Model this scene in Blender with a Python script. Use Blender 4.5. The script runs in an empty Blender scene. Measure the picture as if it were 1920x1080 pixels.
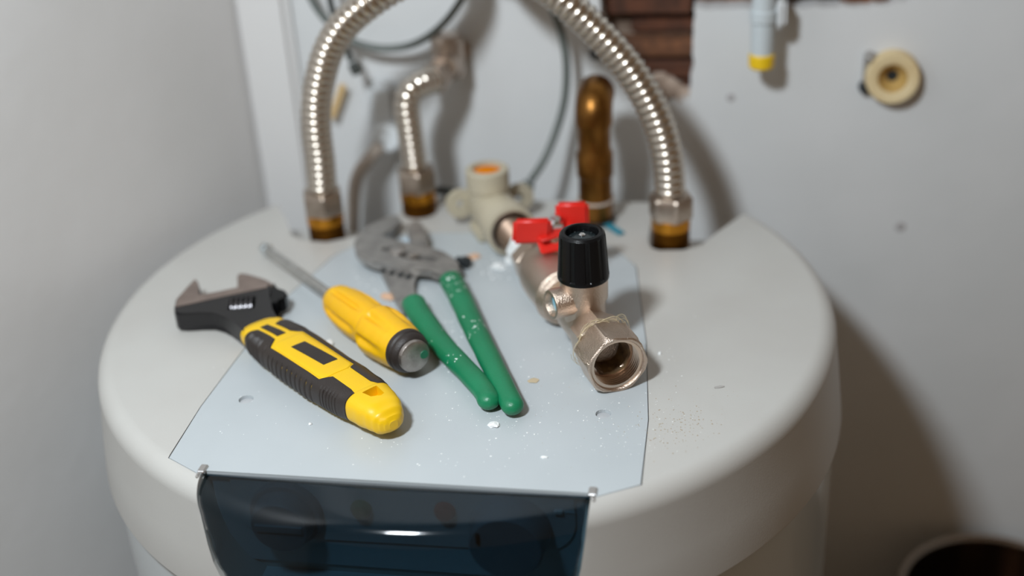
import bpy, bmesh, math, random
from mathutils import Vector, Matrix
random.seed(7)
PI = math.pi
D = bpy.data
SC = bpy.context.scene
COL = SC.collection

# ------------------------------------------------------------------ camera
CAM = Vector((.16310, -.67970, .37740))
FW = Vector((-.16990, .86620, -.46980)).normalized()
RT = Vector((.98500, .16400, -.05390))
RT = (RT - FW * RT.dot(FW)).normalized()
UP = RT.cross(FW).normalized()
FPX = 2341.14
cd = D.cameras.new('camera')
cam = D.objects.new('camera', cd)
COL.objects.link(cam)
M = Matrix((RT, UP, -FW)).transposed().to_4x4()
M.translation = CAM
cam.matrix_world = M
cd.sensor_width = 36
cd.lens = FPX * 36 / 1920
cd.clip_start = .02
cd.dof.use_dof = True
cd.dof.focus_distance = .672
cd.dof.aperture_fstop = 2.5
SC.camera = cam

# ------------------------------------------------------------------ light
w = D.worlds.new('world'); SC.world = w; w.use_nodes = True
w.node_tree.nodes['Background'].inputs[0].default_value = (.82, .57, .36, 1)
w.node_tree.nodes['Background'].inputs[1].default_value = .20

def area(name, loc, target, size, power, color):
    l = D.lights.new(name, 'AREA'); l.shape = 'DISK'; l.size = size
    l.energy = power; l.color = color
    o = D.objects.new(name, l); COL.objects.link(o)
    o.location = loc
    o.rotation_euler = (Vector(target) - Vector(loc)).to_track_quat('-Z', 'Y').to_euler()
    return o
area('key_lamp', (-.12, -.57, .68), (0, .02, 0), .10, 7.5, (.86, .94, 1.0))

vs = SC.view_settings
vs.view_transform = 'Standard'; vs.look = 'None'; vs.gamma = 1
vs.use_curve_mapping = False
vs.exposure = 0.0

# ------------------------------------------------------------------ helpers
def W(x, y, b=None, z=None):
    """world point seen at photo pixel (x, y) on the upright plane y=b or the level plane z"""
    d = FW + RT * ((x - 960) / FPX) + UP * ((540 - y) / FPX)
    t = (b - CAM.y) / d.y if b is not None else (z - CAM.z) / d.z
    return CAM + d * t

def empty(name, label, cat, loc, group=None):
    o = D.objects.new(name, None); COL.objects.link(o); o.location = loc
    o.empty_display_size = .02
    tag(o, label, cat, group)
    return o
def tag(o, label=None, cat=None, group=None, kind=None):
    if label: o['label'] = label
    if cat: o['category'] = cat
    if group: o['group'] = group
    if kind: o['kind'] = kind
    return o
def world_off(p):
    v = Vector((0, 0, 0))
    while p: v += Vector(p.location); p = p.parent
    return v
def obj(name, bm, mat, parent=None, smooth=35, loc=None):
    """link a bmesh given in world coordinates as one object"""
    bmesh.ops.recalc_face_normals(bm, faces=bm.faces[:])
    me = D.meshes.new(name)
    off = world_off(parent) if parent else Vector((0, 0, 0))
    if loc is None:
        if parent: l = Vector((0, 0, 0))
        else:
            c = [v.co for v in bm.verts]
            l = Vector(((min(v.x for v in c) + max(v.x for v in c)) / 2,
                        (min(v.y for v in c) + max(v.y for v in c)) / 2, min(v.z for v in c)))
    else: l = Vector(loc)
    for v in bm.verts: v.co -= off + l
    bm.to_mesh(me); bm.free()
    if smooth:
        me.shade_smooth()
        me.set_sharp_from_angle(angle=math.radians(smooth))
    me.materials.append(mat)
    o = D.objects.new(name, me); COL.objects.link(o); o.location = l
    if parent: o.parent = parent
    return o
def B(): return bmesh.new()

def boolean(o, cutters, op='DIFFERENCE'):
    """cutters are bmeshes in world coordinates"""
    off = world_off(o)
    for cb in cutters:
        bmesh.ops.recalc_face_normals(cb, faces=cb.faces[:])
        cm = D.meshes.new('cut'); cb.to_mesh(cm); cb.free()
        co = D.objects.new('cut', cm); COL.objects.link(co)
        co.location = -off if False else (0, 0, 0)
        # express cutter in world while o may be parented: evaluate o through its matrix
        bpy.context.view_layer.update()
        m = o.modifiers.new('b', 'BOOLEAN'); m.operation = op; m.solver = 'EXACT'; m.object = co
        dg = bpy.context.evaluated_depsgraph_get()
        nm = D.meshes.new_from_object(o.evaluated_get(dg))
        o.modifiers.clear()
        old = o.data; o.data = nm; D.meshes.remove(old)
        D.objects.remove(co); D.meshes.remove(cm)
    o.data.shade_smooth(); o.data.set_sharp_from_angle(angle=math.radians(30))
    return o

def grid(bm, rows, closed=True, cap0=True, cap1=True):
    """rows: list of equally long loops of points"""
    vr = [[bm.verts.new(p) for p in r] for r in rows]
    n = len(rows[0])
    for i in range(len(vr) - 1):
        for j in range(n if closed else n - 1):
            k = (j + 1) % n
            bm.faces.new((vr[i][j], vr[i][k], vr[i + 1][k], vr[i + 1][j]))
    if closed and cap0: bm.faces.new(vr[0][::-1])
    if closed and cap1: bm.faces.new(vr[-1])
    return vr
def frame(axis, hint=Vector((0, 0, 1))):
    a = Vector(axis).normalized(); h = Vector(hint)
    if abs(a.dot(h)) > .95: h = Vector((1, 0, 0))
    x = h.cross(a).normalized(); y = a.cross(x).normalized()
    return x, y, a
def lathe(bm, org, axis, prof, n=48, mod=None, rot=0, hint=Vector((0, 0, 1)), caps=True):
    """prof: (s, r) along axis"""
    x, y, a = frame(axis, hint); org = Vector(org)
    rows = []
    for s, r in prof:
        row = []
        for j in range(n):
            t = 2 * PI * j / n + rot
            rr = r * (mod(s, t) if mod else 1)
            row.append(org + a * s + (x * math.cos(t) + y * math.sin(t)) * rr)
        rows.append(row)
    grid(bm, rows, True, caps, caps)
def ring_lathe(bm, org, axis, prof, n=48, rot=0, mod=None, hint=Vector((0, 0, 1))):
    """closed profile loop (annular solid)"""
    x, y, a = frame(axis, hint); org = Vector(org)
    cols = []
    for j in range(n):
        t = 2 * PI * j / n + rot
        cols.append([org + a * s + (x * math.cos(t) + y * math.sin(t)) * (r * (mod(s, r, t) if mod else 1)) for s, r in prof])
    vr = [[bm.verts.new(p) for p in c] for c in cols]
    m = len(prof)
    for i in range(n):
        k = (i + 1) % n
        for j in range(m):
            l = (j + 1) % m
            bm.faces.new((vr[i][j], vr[i][l], vr[k][l], vr[k][j]))
def hexlathe(bm, org, axis, prof, sides=6, rot=0, hint=Vector((0, 0, 1))):
    lathe(bm, org, axis, prof, sides, None, rot, hint)
def hexmod(sides, rot, across):
    """polygon cross-section, radius limited to the flats; r given as corner radius"""
    def f(t):
        a = ((t - rot) % (2 * PI / sides)) - PI / sides
        return math.cos(PI / sides) / math.cos(a)
    return f
def prism(bm, pts, z0, z1, bev=0, seg=2, top=None):
    """pts: xy outline, extruded between z0 and z1"""
    a = [bm.verts.new((p[0], p[1], z0)) for p in pts]
    b = [bm.verts.new((p[0], p[1], z1)) for p in pts]
    n = len(pts); fs = [bm.faces.new(a[::-1]), bm.faces.new(b)]
    for i in range(n): fs.append(bm.faces.new((a[i], a[(i + 1) % n], b[(i + 1) % n], b[i])))
    if bev:
        es = {e for f in fs[:2] for e in f.edges}
        bmesh.ops.bevel(bm, geom=list(es), offset=bev, segments=seg, affect='EDGES', clamp_overlap=True)
def prism_ax(bm, pts, o, u, v, n, d0, d1, bev=0, seg=2):
    """outline pts in the (u, v) plane at o, extruded along n"""
    o, u, v, n = map(Vector, (o, u, v, n))
    a = [bm.verts.new(o + u * p[0] + v * p[1] + n * d0) for p in pts]
    b = [bm.verts.new(o + u * p[0] + v * p[1] + n * d1) for p in pts]
    m = len(pts); fs = [bm.faces.new(a[::-1]), bm.faces.new(b)]
    for i in range(m): fs.append(bm.faces.new((a[i], a[(i + 1) % m], b[(i + 1) % m], b[i])))
    if bev:
        es = {e for f in fs[:2] for e in f.edges}
        bmesh.ops.bevel(bm, geom=list(es), offset=bev, segments=seg, affect='EDGES', clamp_overlap=True)
def box(bm, x0, x1, y0, y1, z0, z1, bev=0, seg=2):
    b2 = bmesh.new()
    bmesh.ops.create_cube(b2, size=1)
    for v in b2.verts:
        v.co = Vector(((x0 + x1) / 2 + v.co.x * (x1 - x0), (y0 + y1) / 2 + v.co.y * (y1 - y0), (z0 + z1) / 2 + v.co.z * (z1 - z0)))
    if bev: bmesh.ops.bevel(b2, geom=b2.edges[:], offset=bev, segments=seg, affect='EDGES')
    merge(bm, b2)
def merge(bm, b2):
    me = D.meshes.new('t'); b2.to_mesh(me); b2.free(); bm.from_mesh(me); D.meshes.remove(me)
def rbox(bm, c, ux, uy, uz, hx, hy, hz, bev, seg=3):
    """oriented rounded box"""
    b2 = bmesh.new(); bmesh.ops.create_cube(b2, size=2)
    for v in b2.verts: v.co = Vector((v.co.x * hx, v.co.y * hy, v.co.z * hz))
    if bev: bmesh.ops.bevel(b2, geom=b2.edges[:], offset=bev, segments=seg, affect='EDGES')
    c, ux, uy, uz = map(Vector, (c, ux, uy, uz))
    for v in b2.verts: v.co = c + ux * v.co.x + uy * v.co.y + uz * v.co.z
    merge(bm, b2)
def spline(pts, step):
    """Catmull-Rom, resampled at equal arc length"""
    P = [Vector(p) for p in pts]; P = [P[0] * 2 - P[1]] + P + [P[-1] * 2 - P[-2]]
    fine = []
    for i in range(1, len(P) - 2):
        for k in range(40):
            t = k / 40
            fine.append(.5 * ((2 * P[i]) + (P[i + 1] - P[i - 1]) * t + (2 * P[i - 1] - 5 * P[i] + 4 * P[i + 1] - P[i + 2]) * t * t + (3 * P[i] - P[i - 1] - 3 * P[i + 1] + P[i + 2]) * t ** 3))
    fine.append(P[-2])
    out = [fine[0]]; acc = 0
    for a, b in zip(fine, fine[1:]):
        L = (b - a).length
        while acc + L >= step:
            q = (step - acc) / L; a = a.lerp(b, q); out.append(a.copy()); L = (b - a).length; acc = 0
        acc += L
    return out
def tube(bm, pts, rad, n=16, flat=None):
    """rad: number or f(i, arc); flat: (width factor, height factor, up)"""
    N = len(pts); arc = 0; up = None; rows = []
    for i, p in enumerate(pts):
        t = (pts[min(i + 1, N - 1)] - pts[max(i - 1, 0)]).normalized()
        if up is None:
            up = Vector((0, 0, 1)) if abs(t.z) < .9 else Vector((1, 0, 0))
        if flat: up = Vector((0, 0, 1))
        x = up.cross(t).normalized(); y = t.cross(x).normalized(); up = y
        r = rad(i, arc) if callable(rad) else rad
        fa, fb = (flat[0], flat[1]) if flat else (1, 1)
        rows.append([p + x * (math.cos(2 * PI * j / n) * r * fa) + y * (math.sin(2 * PI * j / n) * r * fb) for j in range(n)])
        if i < N - 1: arc += (pts[i + 1] - p).length
    grid(bm, rows)
def lerp(tab, s):
    if s <= tab[0][0]: return tab[0][1]
    for (a, x), (b, y) in zip(tab, tab[1:]):
        if s <= b:
            t = (s - a) / (b - a); return x + (y - x) * t
    return tab[-1][1]
def slerp_(tab, s):
    if s <= tab[0][0]: return tab[0][1]
    for (a, x), (b, y) in zip(tab, tab[1:]):
        if s <= b:
            t = (s - a) / (b - a); t = t * t * (3 - 2 * t); return x + (y - x) * t
    return tab[-1][1]
def smooth_poly(pts, n=4):
    """closed Catmull-Rom through the outline"""
    P = [Vector((p[0], p[1])) for p in pts]; m = len(P); out = []
    for i in range(m):
        a, b, c, d = P[i - 1], P[i], P[(i + 1) % m], P[(i + 2) % m]
        for k in range(n):
            t = k / n
            q = .5 * ((2 * b) + (c - a) * t + (2 * a - 5 * b + 4 * c - d) * t * t + (3 * b - a - 3 * c + d) * t ** 3)
            out.append((q.x, q.y))
    return out

# ------------------------------------------------------------------ materials
def srgb(r, g, b):
    f = lambda c: (c / 255 / 12.92) if c / 255 <= .04045 else ((c / 255 + .055) / 1.055) ** 2.4
    return (f(r), f(g), f(b), 1)
def mat(name, col, rough=.5, metal=0, col2=None, scale=40, bump=0, bscale=200, spec=.5, coat=0, detail=3, contrast=(.35, .65)):
    m = D.materials.new(name); m.use_nodes = True; nt = m.node_tree
    b = nt.nodes['Principled BSDF']
    b.inputs['Base Color'].default_value = col; b.inputs['Roughness'].default_value = rough
    b.inputs['Metallic'].default_value = metal; b.inputs['Specular IOR Level'].default_value = spec
    b.inputs['Coat Weight'].default_value = coat
    tc = nt.nodes.new('ShaderNodeTexCoord')
    if col2:
        n = nt.nodes.new('ShaderNodeTexNoise'); n.inputs['Scale'].default_value = scale; n.inputs['Detail'].default_value = detail
        r = nt.nodes.new('ShaderNodeValToRGB')
        r.color_ramp.elements[0].position = contrast[0]; r.color_ramp.elements[1].position = contrast[1]
        r.color_ramp.elements[0].color = col; r.color_ramp.elements[1].color = col2
        nt.links.new(tc.outputs['Object'], n.inputs['Vector']); nt.links.new(n.outputs['Fac'], r.inputs['Fac'])
        nt.links.new(r.outputs['Color'], b.inputs['Base Color'])
    if bump:
        n = nt.nodes.new('ShaderNodeTexNoise'); n.inputs['Scale'].default_value = bscale; n.inputs['Detail'].default_value = 4
        bp = nt.nodes.new('ShaderNodeBump'); bp.inputs['Strength'].default_value = bump; bp.inputs['Distance'].default_value = .001
        nt.links.new(tc.outputs['Object'], n.inputs['Vector']); nt.links.new(n.outputs['Fac'], bp.inputs['Height'])
        nt.links.new(bp.outputs['Normal'], b.inputs['Normal'])
    return m
plaster = mat('wall_plaster', (.67, .675, .675, 1), .85, 0, (.63, .64, .64, 1), 9, .25, 60)
plaster_l = mat('left_wall_plaster', (.75, .74, .735, 1), .85, 0, (.71, .70, .69, 1), 7, .25, 60)
trimm = mat('painted_trim', (.68, .67, .66, 1), .6, 0, None, bump=.1)
mortar = mat('raw_mortar', (.30, .24, .19, 1), .95, 0, (.16, .11, .08, 1), 60, 1, 150)
brickm = mat('brick_clay', (.12, .042, .020, 1), .9, 0, (.045, .020, .012, 1), 70, 1, 200)
brickm2 = mat('brick_clay_pale', (.22, .09, .04, 1), .9, 0, (.10, .045, .024, 1), 70, 1, 200)
floorm = mat('floor_screed', (.16, .13, .10, 1), .8, 0, (.10, .08, .06, 1), 20, .4, 100)
capm = mat('cap_plastic', (.525, .515, .485, 1), .38, 0, (.50, .485, .455, 1), 14, .06, 900)
platem = mat('cover_plastic', (.49, .525, .54, 1), .34, 0, (.465, .50, .515, 1), 16, .05, 900)
bodym = mat('heater_enamel', (.62, .66, .67, 1), .22, 0, coat=.3)
darkgap = mat('gap_shadow_plastic', (.10, .095, .09, 1), .8)
clipm = mat('clip_metal', (.42, .40, .38, 1), .4, .6)
panelm = mat('panel_plastic', (.52, .56, .58, 1), .4)
knobm = mat('knob_plastic', (.30, .34, .37, 1), .35)
knobd = mat('knob_dark_plastic', (.24, .26, .28, 1), .4)
greenl = mat('green_lens', (.02, .16, .06, 1), .2)
redl = mat('red_lens', (.45, .03, .02, 1), .2)
brassl = mat('brass_thread', (.24, .10, .012, 1), .42, 1, (.15, .06, .01, 1), 60, .2, 300)
brass = mat('brass', (.62, .27, .03, 1), .27, 1, (.50, .20, .02, 1), 60, .2, 300)
brassd = mat('brass_dull', (.30, .135, .03, 1), .36, 1, (.18, .08, .02, 1), 60, .25, 300)
steel = mat('hose_steel', (.62, .56, .49, 1), .24, 1)
nutst = mat('nut_nickel', (.52, .44, .37, 1), .38, 1, (.42, .34, .28, 1), 90, .2, 400)
nickel = mat('valve_nickel', (.66, .54, .45, 1), .30, 1, (.60, .48, .39, 1), 80, .5, 1300)
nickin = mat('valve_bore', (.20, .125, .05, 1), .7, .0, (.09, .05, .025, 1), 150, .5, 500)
nickth = mat('valve_thread', (.66, .53, .43, 1), .25, 1)
blackp = mat('black_plastic', (.004, .004, .0045, 1), .30, 0, None, bump=.1, bscale=1200, spec=.22)
blackhub = mat('black_hub', (.012, .018, .02, 1), .3)
redp = mat('red_enamel', (.72, .022, .014, 1), .36, 0, (.66, .02, .012, 1), 40, .12, 900)
screwm = mat('bright_screw', (.75, .75, .76, 1), .25, 1)
bluem = mat('blue_seal', (.16, .42, .55, 1), .35)
pprm = mat('cream_plastic', (.50, .445, .33, 1), .45, 0, (.45, .40, .30, 1), 40, .1, 500)
orangem = mat('orange_plug', (.75, .22, .002, 1), .8, spec=.1)
tapem = mat('white_tape', (.80, .82, .82, 1), .55, 0, None, bump=.8, bscale=500)
hempm = mat('hemp_fibre', (.55, .45, .28, 1), .7)
wyel = mat('tool_yellow', (.86, .53, .004, 1), .36, 0, (.84, .50, .004, 1), 40, .1, 1500)
dyel = mat('driver_yellow', (.86, .50, .003, 1), .40, 0, (.86, .45, .003, 1), 25, .12, 1500)
wblk = mat('tool_rubber', (.030, .022, .018, 1), .48, 0, (.022, .016, .014, 1), 60, .25, 1500)
whead = mat('black_steel', (.022, .021, .022, 1), .38, .3, None, bump=.2, bscale=800)
wjaw = mat('ground_steel', (.40, .32, .28, 1), .45, .8, (.32, .255, .225, 1), 80, .2, 800)
shaftm = mat('driver_steel', (.62, .62, .60, 1), .38, .9, (.48, .48, .46, 1), 120)
tipm = mat('tip_chrome', (.70, .78, .82, 1), .2, 1)
def disc_mat():
    m = mat('driver_cap_steel', (.42, .38, .35, 1), .35, .9, (.26, .23, .21, 1), 130, .2, 900)
    nt = m.node_tree; b = nt.nodes['Principled BSDF']
    return m
discm = disc_mat()
greenspot = mat('green_paint_smear', (.01, .14, .07, 1), .5)
plst = mat('plier_steel', (.44, .42, .40, 1), .42, .75, (.32, .305, .29, 1), 90, .3, 500)
plbolt = mat('plier_bolt', (.55, .52, .50, 1), .3, 1)
def speck(m, thr=.70, col=(.75, .85, .8, 1), scale=420):
    nt = m.node_tree; b = nt.nodes['Principled BSDF']
    tc = nt.nodes.new('ShaderNodeTexCoord'); n = nt.nodes.new('ShaderNodeTexNoise'); n.inputs['Scale'].default_value = scale
    n2 = nt.nodes.new('ShaderNodeTexNoise'); n2.inputs['Scale'].default_value = 45
    mu = nt.nodes.new('ShaderNodeMath'); mu.operation = 'MULTIPLY'
    r = nt.nodes.new('ShaderNodeMath'); r.operation = 'GREATER_THAN'; r.inputs[1].default_value = thr * .56
    mx = nt.nodes.new('ShaderNodeMix'); mx.data_type = 'RGBA'
    lk = b.inputs['Base Color'].links
    if lk: nt.links.new(lk[0].from_socket, mx.inputs['A'])
    else: mx.inputs['A'].default_value = b.inputs['Base Color'].default_value
    mx.inputs['B'].default_value = col
    nt.links.new(tc.outputs['Object'], n.inputs['Vector']); nt.links.new(tc.outputs['Object'], n2.inputs['Vector'])
    nt.links.new(n.outputs['Fac'], mu.inputs[0]); nt.links.new(n2.outputs['Fac'], mu.inputs[1])
    nt.links.new(mu.outputs[0], r.inputs[0]); nt.links.new(r.outputs[0], mx.inputs['Factor'])
    nt.links.new(mx.outputs['Result'], b.inputs['Base Color'])
greenp = mat('green_dip', (.006, .20, .085, 1), .38, 0, (.005, .17, .07, 1), 40, .15, 900)
speck(greenp, .78)
cablem = mat('grey_cable', (.13, .145, .135, 1), .5)
cabled = mat('dark_cable', (.03, .035, .03, 1), .5)
whitep = mat('white_plastic', (.66, .68, .69, 1), .4)
creamw = mat('cream_disc', (.72, .58, .34, 1), .55, 0, (.66, .50, .27, 1), 60, .2, 300)
ochre = mat('ochre_funnel', (.50, .32, .10, 1), .6)
yelcap = mat('yellow_cap', (.85, .55, .01, 1), .4)
tanm = mat('tan_strap', (.62, .43, .20, 1), .7)
paleh = mat('pale_hose', (.50, .43, .37, 1), .6)
greyp = mat('grey_plastic', (.55, .60, .62, 1), .4)
tealm = mat('teal_tape', (.02, .22, .30, 1), .45)
darkrub = mat('dark_rubber', (.012, .016, .018, 1), .5)
potm = mat('pan_steel', (.30, .24, .19, 1), .22, 1)
chalk = mat('plaster_chip', (.82, .83, .82, 1), .8, 0, None, bump=.5, bscale=600)
pinkc = mat('pink_flake', (.66, .42, .28, 1), .8)
tanc = mat('tan_flake', (.52, .42, .28, 1), .8)
dustm = mat('brown_dust', (.42, .34, .25, 1), .9)
chromew = mat('wall_fitting_metal', (.46, .38, .32, 1), .38, .9)

vm = D.materials.new('smoked_visor'); vm.use_nodes = True
nt = vm.node_tree; nt.nodes.clear()
out = nt.nodes.new('ShaderNodeOutputMaterial'); mix = nt.nodes.new('ShaderNodeMixShader')
tr = nt.nodes.new('ShaderNodeBsdfTransparent'); tr.inputs[0].default_value = (.33, .43, .48, 1)
gl = nt.nodes.new('ShaderNodeBsdfGlossy'); gl.inputs['Roughness'].default_value = .09
fr = nt.nodes.new('ShaderNodeFresnel'); fr.inputs[0].default_value = 1.46
ge = nt.nodes.new('ShaderNodeNewGeometry'); iv = nt.nodes.new('ShaderNodeMath'); iv.operation = 'SUBTRACT'; iv.inputs[0].default_value = 1
mu_ = nt.nodes.new('ShaderNodeMath'); mu_.operation = 'MULTIPLY'
nt.links.new(ge.outputs['Backfacing'], iv.inputs[1]); nt.links.new(fr.outputs[0], mu_.inputs[0]); nt.links.new(iv.outputs[0], mu_.inputs[1])
nt.links.new(mu_.outputs[0], mix.inputs[0]); nt.links.new(tr.outputs[0], mix.inputs[1]); nt.links.new(gl.outputs[0], mix.inputs[2])
nt.links.new(mix.outputs[0], out.inputs[0])

# ------------------------------------------------------------------ room shell
WB = .20           # face of the back wall
FLOOR = -.50
CORN = -.203
wall = B(); box(wall, CORN - .03, 1.3, WB, WB + .022, FLOOR, 1.2)
wall = obj('wall_back', wall, plaster, smooth=0); tag(wall, kind='structure')
def ragged(pts, amp, step=.004):
    out = []
    for i, p in enumerate(pts):
        q = pts[(i + 1) % len(pts)]; L = math.hypot(q[0] - p[0], q[1] - p[1]); n = max(1, int(L / step))
        for k in range(n):
            t = k / n
            out.append((p[0] + (q[0] - p[0]) * t + random.uniform(-amp, amp), p[1] + (q[1] - p[1]) * t + random.uniform(-amp, amp)))
    return out
def wp(x, y, b=WB):
    p = W(x, y, b=b); return (p.x, p.z)
hole = [wp(1122, -60), wp(1128, 40), wp(1150, 110), wp(1190, 165), wp(1250, 190), wp(1292, 178), wp(1300, 120), wp(1302, 17),
        wp(1400, 16), wp(1520, 14), wp(1640, 12), wp(1705, 3), wp(1715, -60), wp(1400, -140), wp(1122, -140)]
cb = B(); prism_ax(cb, ragged(hole, .0009), (0, 0, 0), (1, 0, 0), (0, 0, 1), (0, 1, 0), WB - .02, WB + .05)
boolean(wall, [cb])
bk = B(); box(bk, 0.0, .36, WB + .034, WB + .05, .02, .32)
bk = obj('mortar_bed', bk, mortar, wall, 0); 
# bricks in the opening, one object each
hz = .0155
for r in range(13):
    z0 = .058 + r * hz
    x = .035 + (r % 2) * .052
    while x < .30:
        L = .105 + random.uniform(-.006, .006)
        b = B(); dd = random.choice([.016, .020, .026, .030]) if x < .14 else .010
        box(b, x, x + L - .003, WB + dd, WB + .036, z0, z0 + hz - .0035, .0012, 1)
        for v in b.verts: v.co += Vector([random.uniform(-.0008, .0008) for _ in range(3)])
        obj('brick', b, random.choice([brickm, brickm, brickm2]), wall, 30)
        x += L
# left over mortar lumps on the lower lip of the opening
b = B()
for x, y, r in [(1255, 165, .010), (1280, 178, .008), (1235, 150, .007), (1290, 195, .006), (1265, 195, .006)]:
    c = W(x, y, b=WB + .004); s = bmesh.ops.create_icosphere(b, subdivisions=2, radius=r)
    for v in s['verts']: v.co = c + Vector((v.co.x, v.co.y * .6, v.co.z)) * random.uniform(.8, 1.15)
lm = mat('mortar_lump', (.50, .40, .33, 1), .95, 0, (.36, .27, .21, 1), 60, 1, 150)
o = obj('mortar_lump', b, lm, wall, 60)
TL = math.tan(math.radians(16))
b = B()
p0 = (CORN, WB); p1 = (CORN - TL * 1.3, WB - 1.3)
prism(b, [p0, p1, (p1[0] - .03, p1[1]), (p0[0] - .03, WB + .022)], FLOOR, 1.2)
tag(obj('wall_left', b, plaster_l, smooth=0), kind='structure')
b = B(); box(b, -1.2, 1.3, -1.4, WB + .05, FLOOR - .03, FLOOR)
tag(obj('floor', b, floorm, smooth=0), kind='structure')
# boxed-in riser in the corner
b = B(); xr = wp(545, 0)[0]
box(b, CORN - .004, xr, WB - .010, WB + .004, FLOOR, .9, .005, 4)
tag(obj('trim_1', b, trimm), kind='structure')

# ------------------------------------------------------------------ water heater
BACK = .153
ht = empty('water_heater', 'white round electric water heater filling the frame, tools lying on its top', 'water heater', (0, 0, FLOOR))
prof = [(-.066, .2350), (-.0655, .2353), (-.0645, .2353), (-.040, .2325), (-.0160, .2294)]
cr = .0110
for k in range(0, 9):
    a = k / 8 * PI / 2 * .97 + .03
    prof.append((-cr + cr * math.sin(a) - .0006 * (1 - math.sin(a)), .2182 + cr * math.cos(a)))
prof.append((0, .2182)); prof.append((0, .12))
b = B(); lathe(b, (0, 0, 0), (0, 0, 1), prof, 256)
cap = obj('top_cap', b, capm, ht, 30)
# outlines in the xy plane
plate = [(-.1003, -.1915), (-.1010, -.1950), (-.1236, -.1822), (-.1250, -.1340), (-.1228, -.0760), (-.1170, -.0010), (-.1103, .0277),
         (-.1046, .0535), (-.0973, .0663), (-.088, .078), (-.070, .088), (-.045, .094), (0, .097), (.045, .094), (.070, .088),
         (.086, .078), (.0945, .0657), (.1037, .0508), (.1094, .0073), (.1168, -.0446), (.1237, -.1260), (.1242, -.1822), (.1016, -.1950), (.1010, -.1915)]
def offset_poly(pts, d):
    n = len(pts); out = []
    area = sum(pts[i][0] * pts[(i + 1) % n][1] - pts[(i + 1) % n][0] * pts[i][1] for i in range(n))
    sg = 1 if area > 0 else -1
    for i in range(n):
        a, p, c = Vector(pts[i - 1]), Vector(pts[i]), Vector(pts[(i + 1) % n])
        e1 = (p - a).normalized(); e2 = (c - p).normalized()
        n1 = Vector((e1.y, -e1.x)) * sg; n2 = Vector((e2.y, -e2.x)) * sg
        m = (n1 + n2); L = m.length
        m = m / L if L > 1e-6 else n1
        k = d / max(.5, m.dot(n1))
        out.append((p.x + m.x * k, p.y + m.y * k))
    return out
c_plate = B(); prism(c_plate, offset_poly(plate, .00045), -.0032, .02)
c_back = B(); box(c_back, -.4, .4, BACK, .5, -.2, .2)
def notch(s):
    pts = [(.0750, .20), (.0760, .125), (.0850, .1000), (.0985, .0850), (.1160, .0755), (.1330, .0770), (.1455, .0860), (.1545, .1050), (.1700, .1320), (.1900, .1600), (.1900, .20)]
    if s > 0: pts[0:5] = [(.1085, .20), (.1085, .130), (.1088, .0900), (.1110, .0795), (.1170, .0755)]
    b = B(); prism(b, [(s * x, y) for x, y in pts], -.030, .03); return b
hw_tab = [(-.070, .0715), (-.0645, .0790), (-.0575, .0860), (-.051, .0900), (-.043, .0942), (-.033, .0966), (-.017, .0988), (.0, .1008), (.02, .1008)]
pk = [(h, z) for z, h in hw_tab]
pk = [(-h, z) for h, z in pk] + [(h, z) for h, z in pk[::-1]]
c_pk = B(); prism_ax(c_pk, pk, (0, 0, 0), (1, 0, 0), (0, 0, 1), (0, 1, 0), -.27, -.1870)
boolean(cap, [c_back, notch(1), notch(-1), c_pk, c_plate])
b = B(); lathe(b, (0, 0, 0), (0, 0, 1), [(FLOOR, .2285), (FLOOR + .004, .2315), (-.0655, .2318)], 192)
body = obj('body', b, bodym, ht, 30)
c2 = B(); box(c2, -.4, .4, BACK, .5, FLOOR - .1, .2); boolean(body, [c2])
b = B()
prism(b, plate, -.0031, 0.0, .0003, 1)
pl = obj('cover_plate', b, platem, ht, 30)
holes = []
for x, y in [(-.1018, -.1250), (.0995, -.1224)]:
    c = B(); lathe(c, (x, y, -.0027), (0, 0, 1), [(0, .0042), (.01, .0042)], 32); holes.append(c)  # screw holes
boolean(pl, holes)
for x, y in [(-.1018, -.1250), (.0995, -.1224)]:
    b = B(); lathe(b, (x, y, -.0028), (0, 0, 1), [(0, .0041), (.0009, .0041), (.0011, .0038)], 32)
    obj('hole_plug', b, mat('hole_plug', (.47, .48, .49, 1), .6), ht)
# smoked visor
def wv(z): return slerp_([(-.066, .0660), (-.062, .0760), (-.057, .0835), (-.050, .0888), (-.043, .0928), (-.033, .0952), (-.017, .0975), (0, .0992)], z)
path = [('c', -.1920, -.0016), ('c', -.197, -.0016)]
b = B(); rows = []
NU = 64
def vis_pt(u, kind, v, z):
    if kind == 'f':                      # flat top: v from 0 at the hinge chord to 1 at the arc
        e = u * (.0998 * (1 - v) + wv(0) * v)
        arc = -math.sqrt(.2195 ** 2 - e * e)
        return Vector((e, -.1920 * (1 - v) + arc * v, z))
    e = u * wv(z)
    return Vector((e, -math.sqrt(v * v - e * e), z))
for k in range(6): rows.append([vis_pt(-1 + 2 * j / NU, 'f', k / 5, -.0016 - .0004 * k / 5) for j in range(NU + 1)])
for k in range(1, 9):
    a = k / 8 * PI / 2
    rows.append([vis_pt(-1 + 2 * j / NU, 'r', .2195 + .0105 * math.sin(a), -.0020 - .0105 * (1 - math.cos(a))) for j in range(NU + 1)])
for k in range(1, 21):
    z = -.0125 - k / 20 * .0510
    rows.append([vis_pt(-1 + 2 * j / NU, 'r', .2300 + .0022 * k / 20, z) for j in range(NU + 1)])
grid(b, rows, False)
vis = obj('visor', b, vm, ht, 60)
tag(vis, 'smoked dark blue see-through visor')
mod = vis.modifiers.new('s', 'SOLIDIFY'); mod.thickness = .0018; mod.offset = -1
dg = bpy.context.evaluated_depsgraph_get(); nm = D.meshes.new_from_object(vis.evaluated_get(dg)); vis.modifiers.clear(); vis.data = nm
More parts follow.
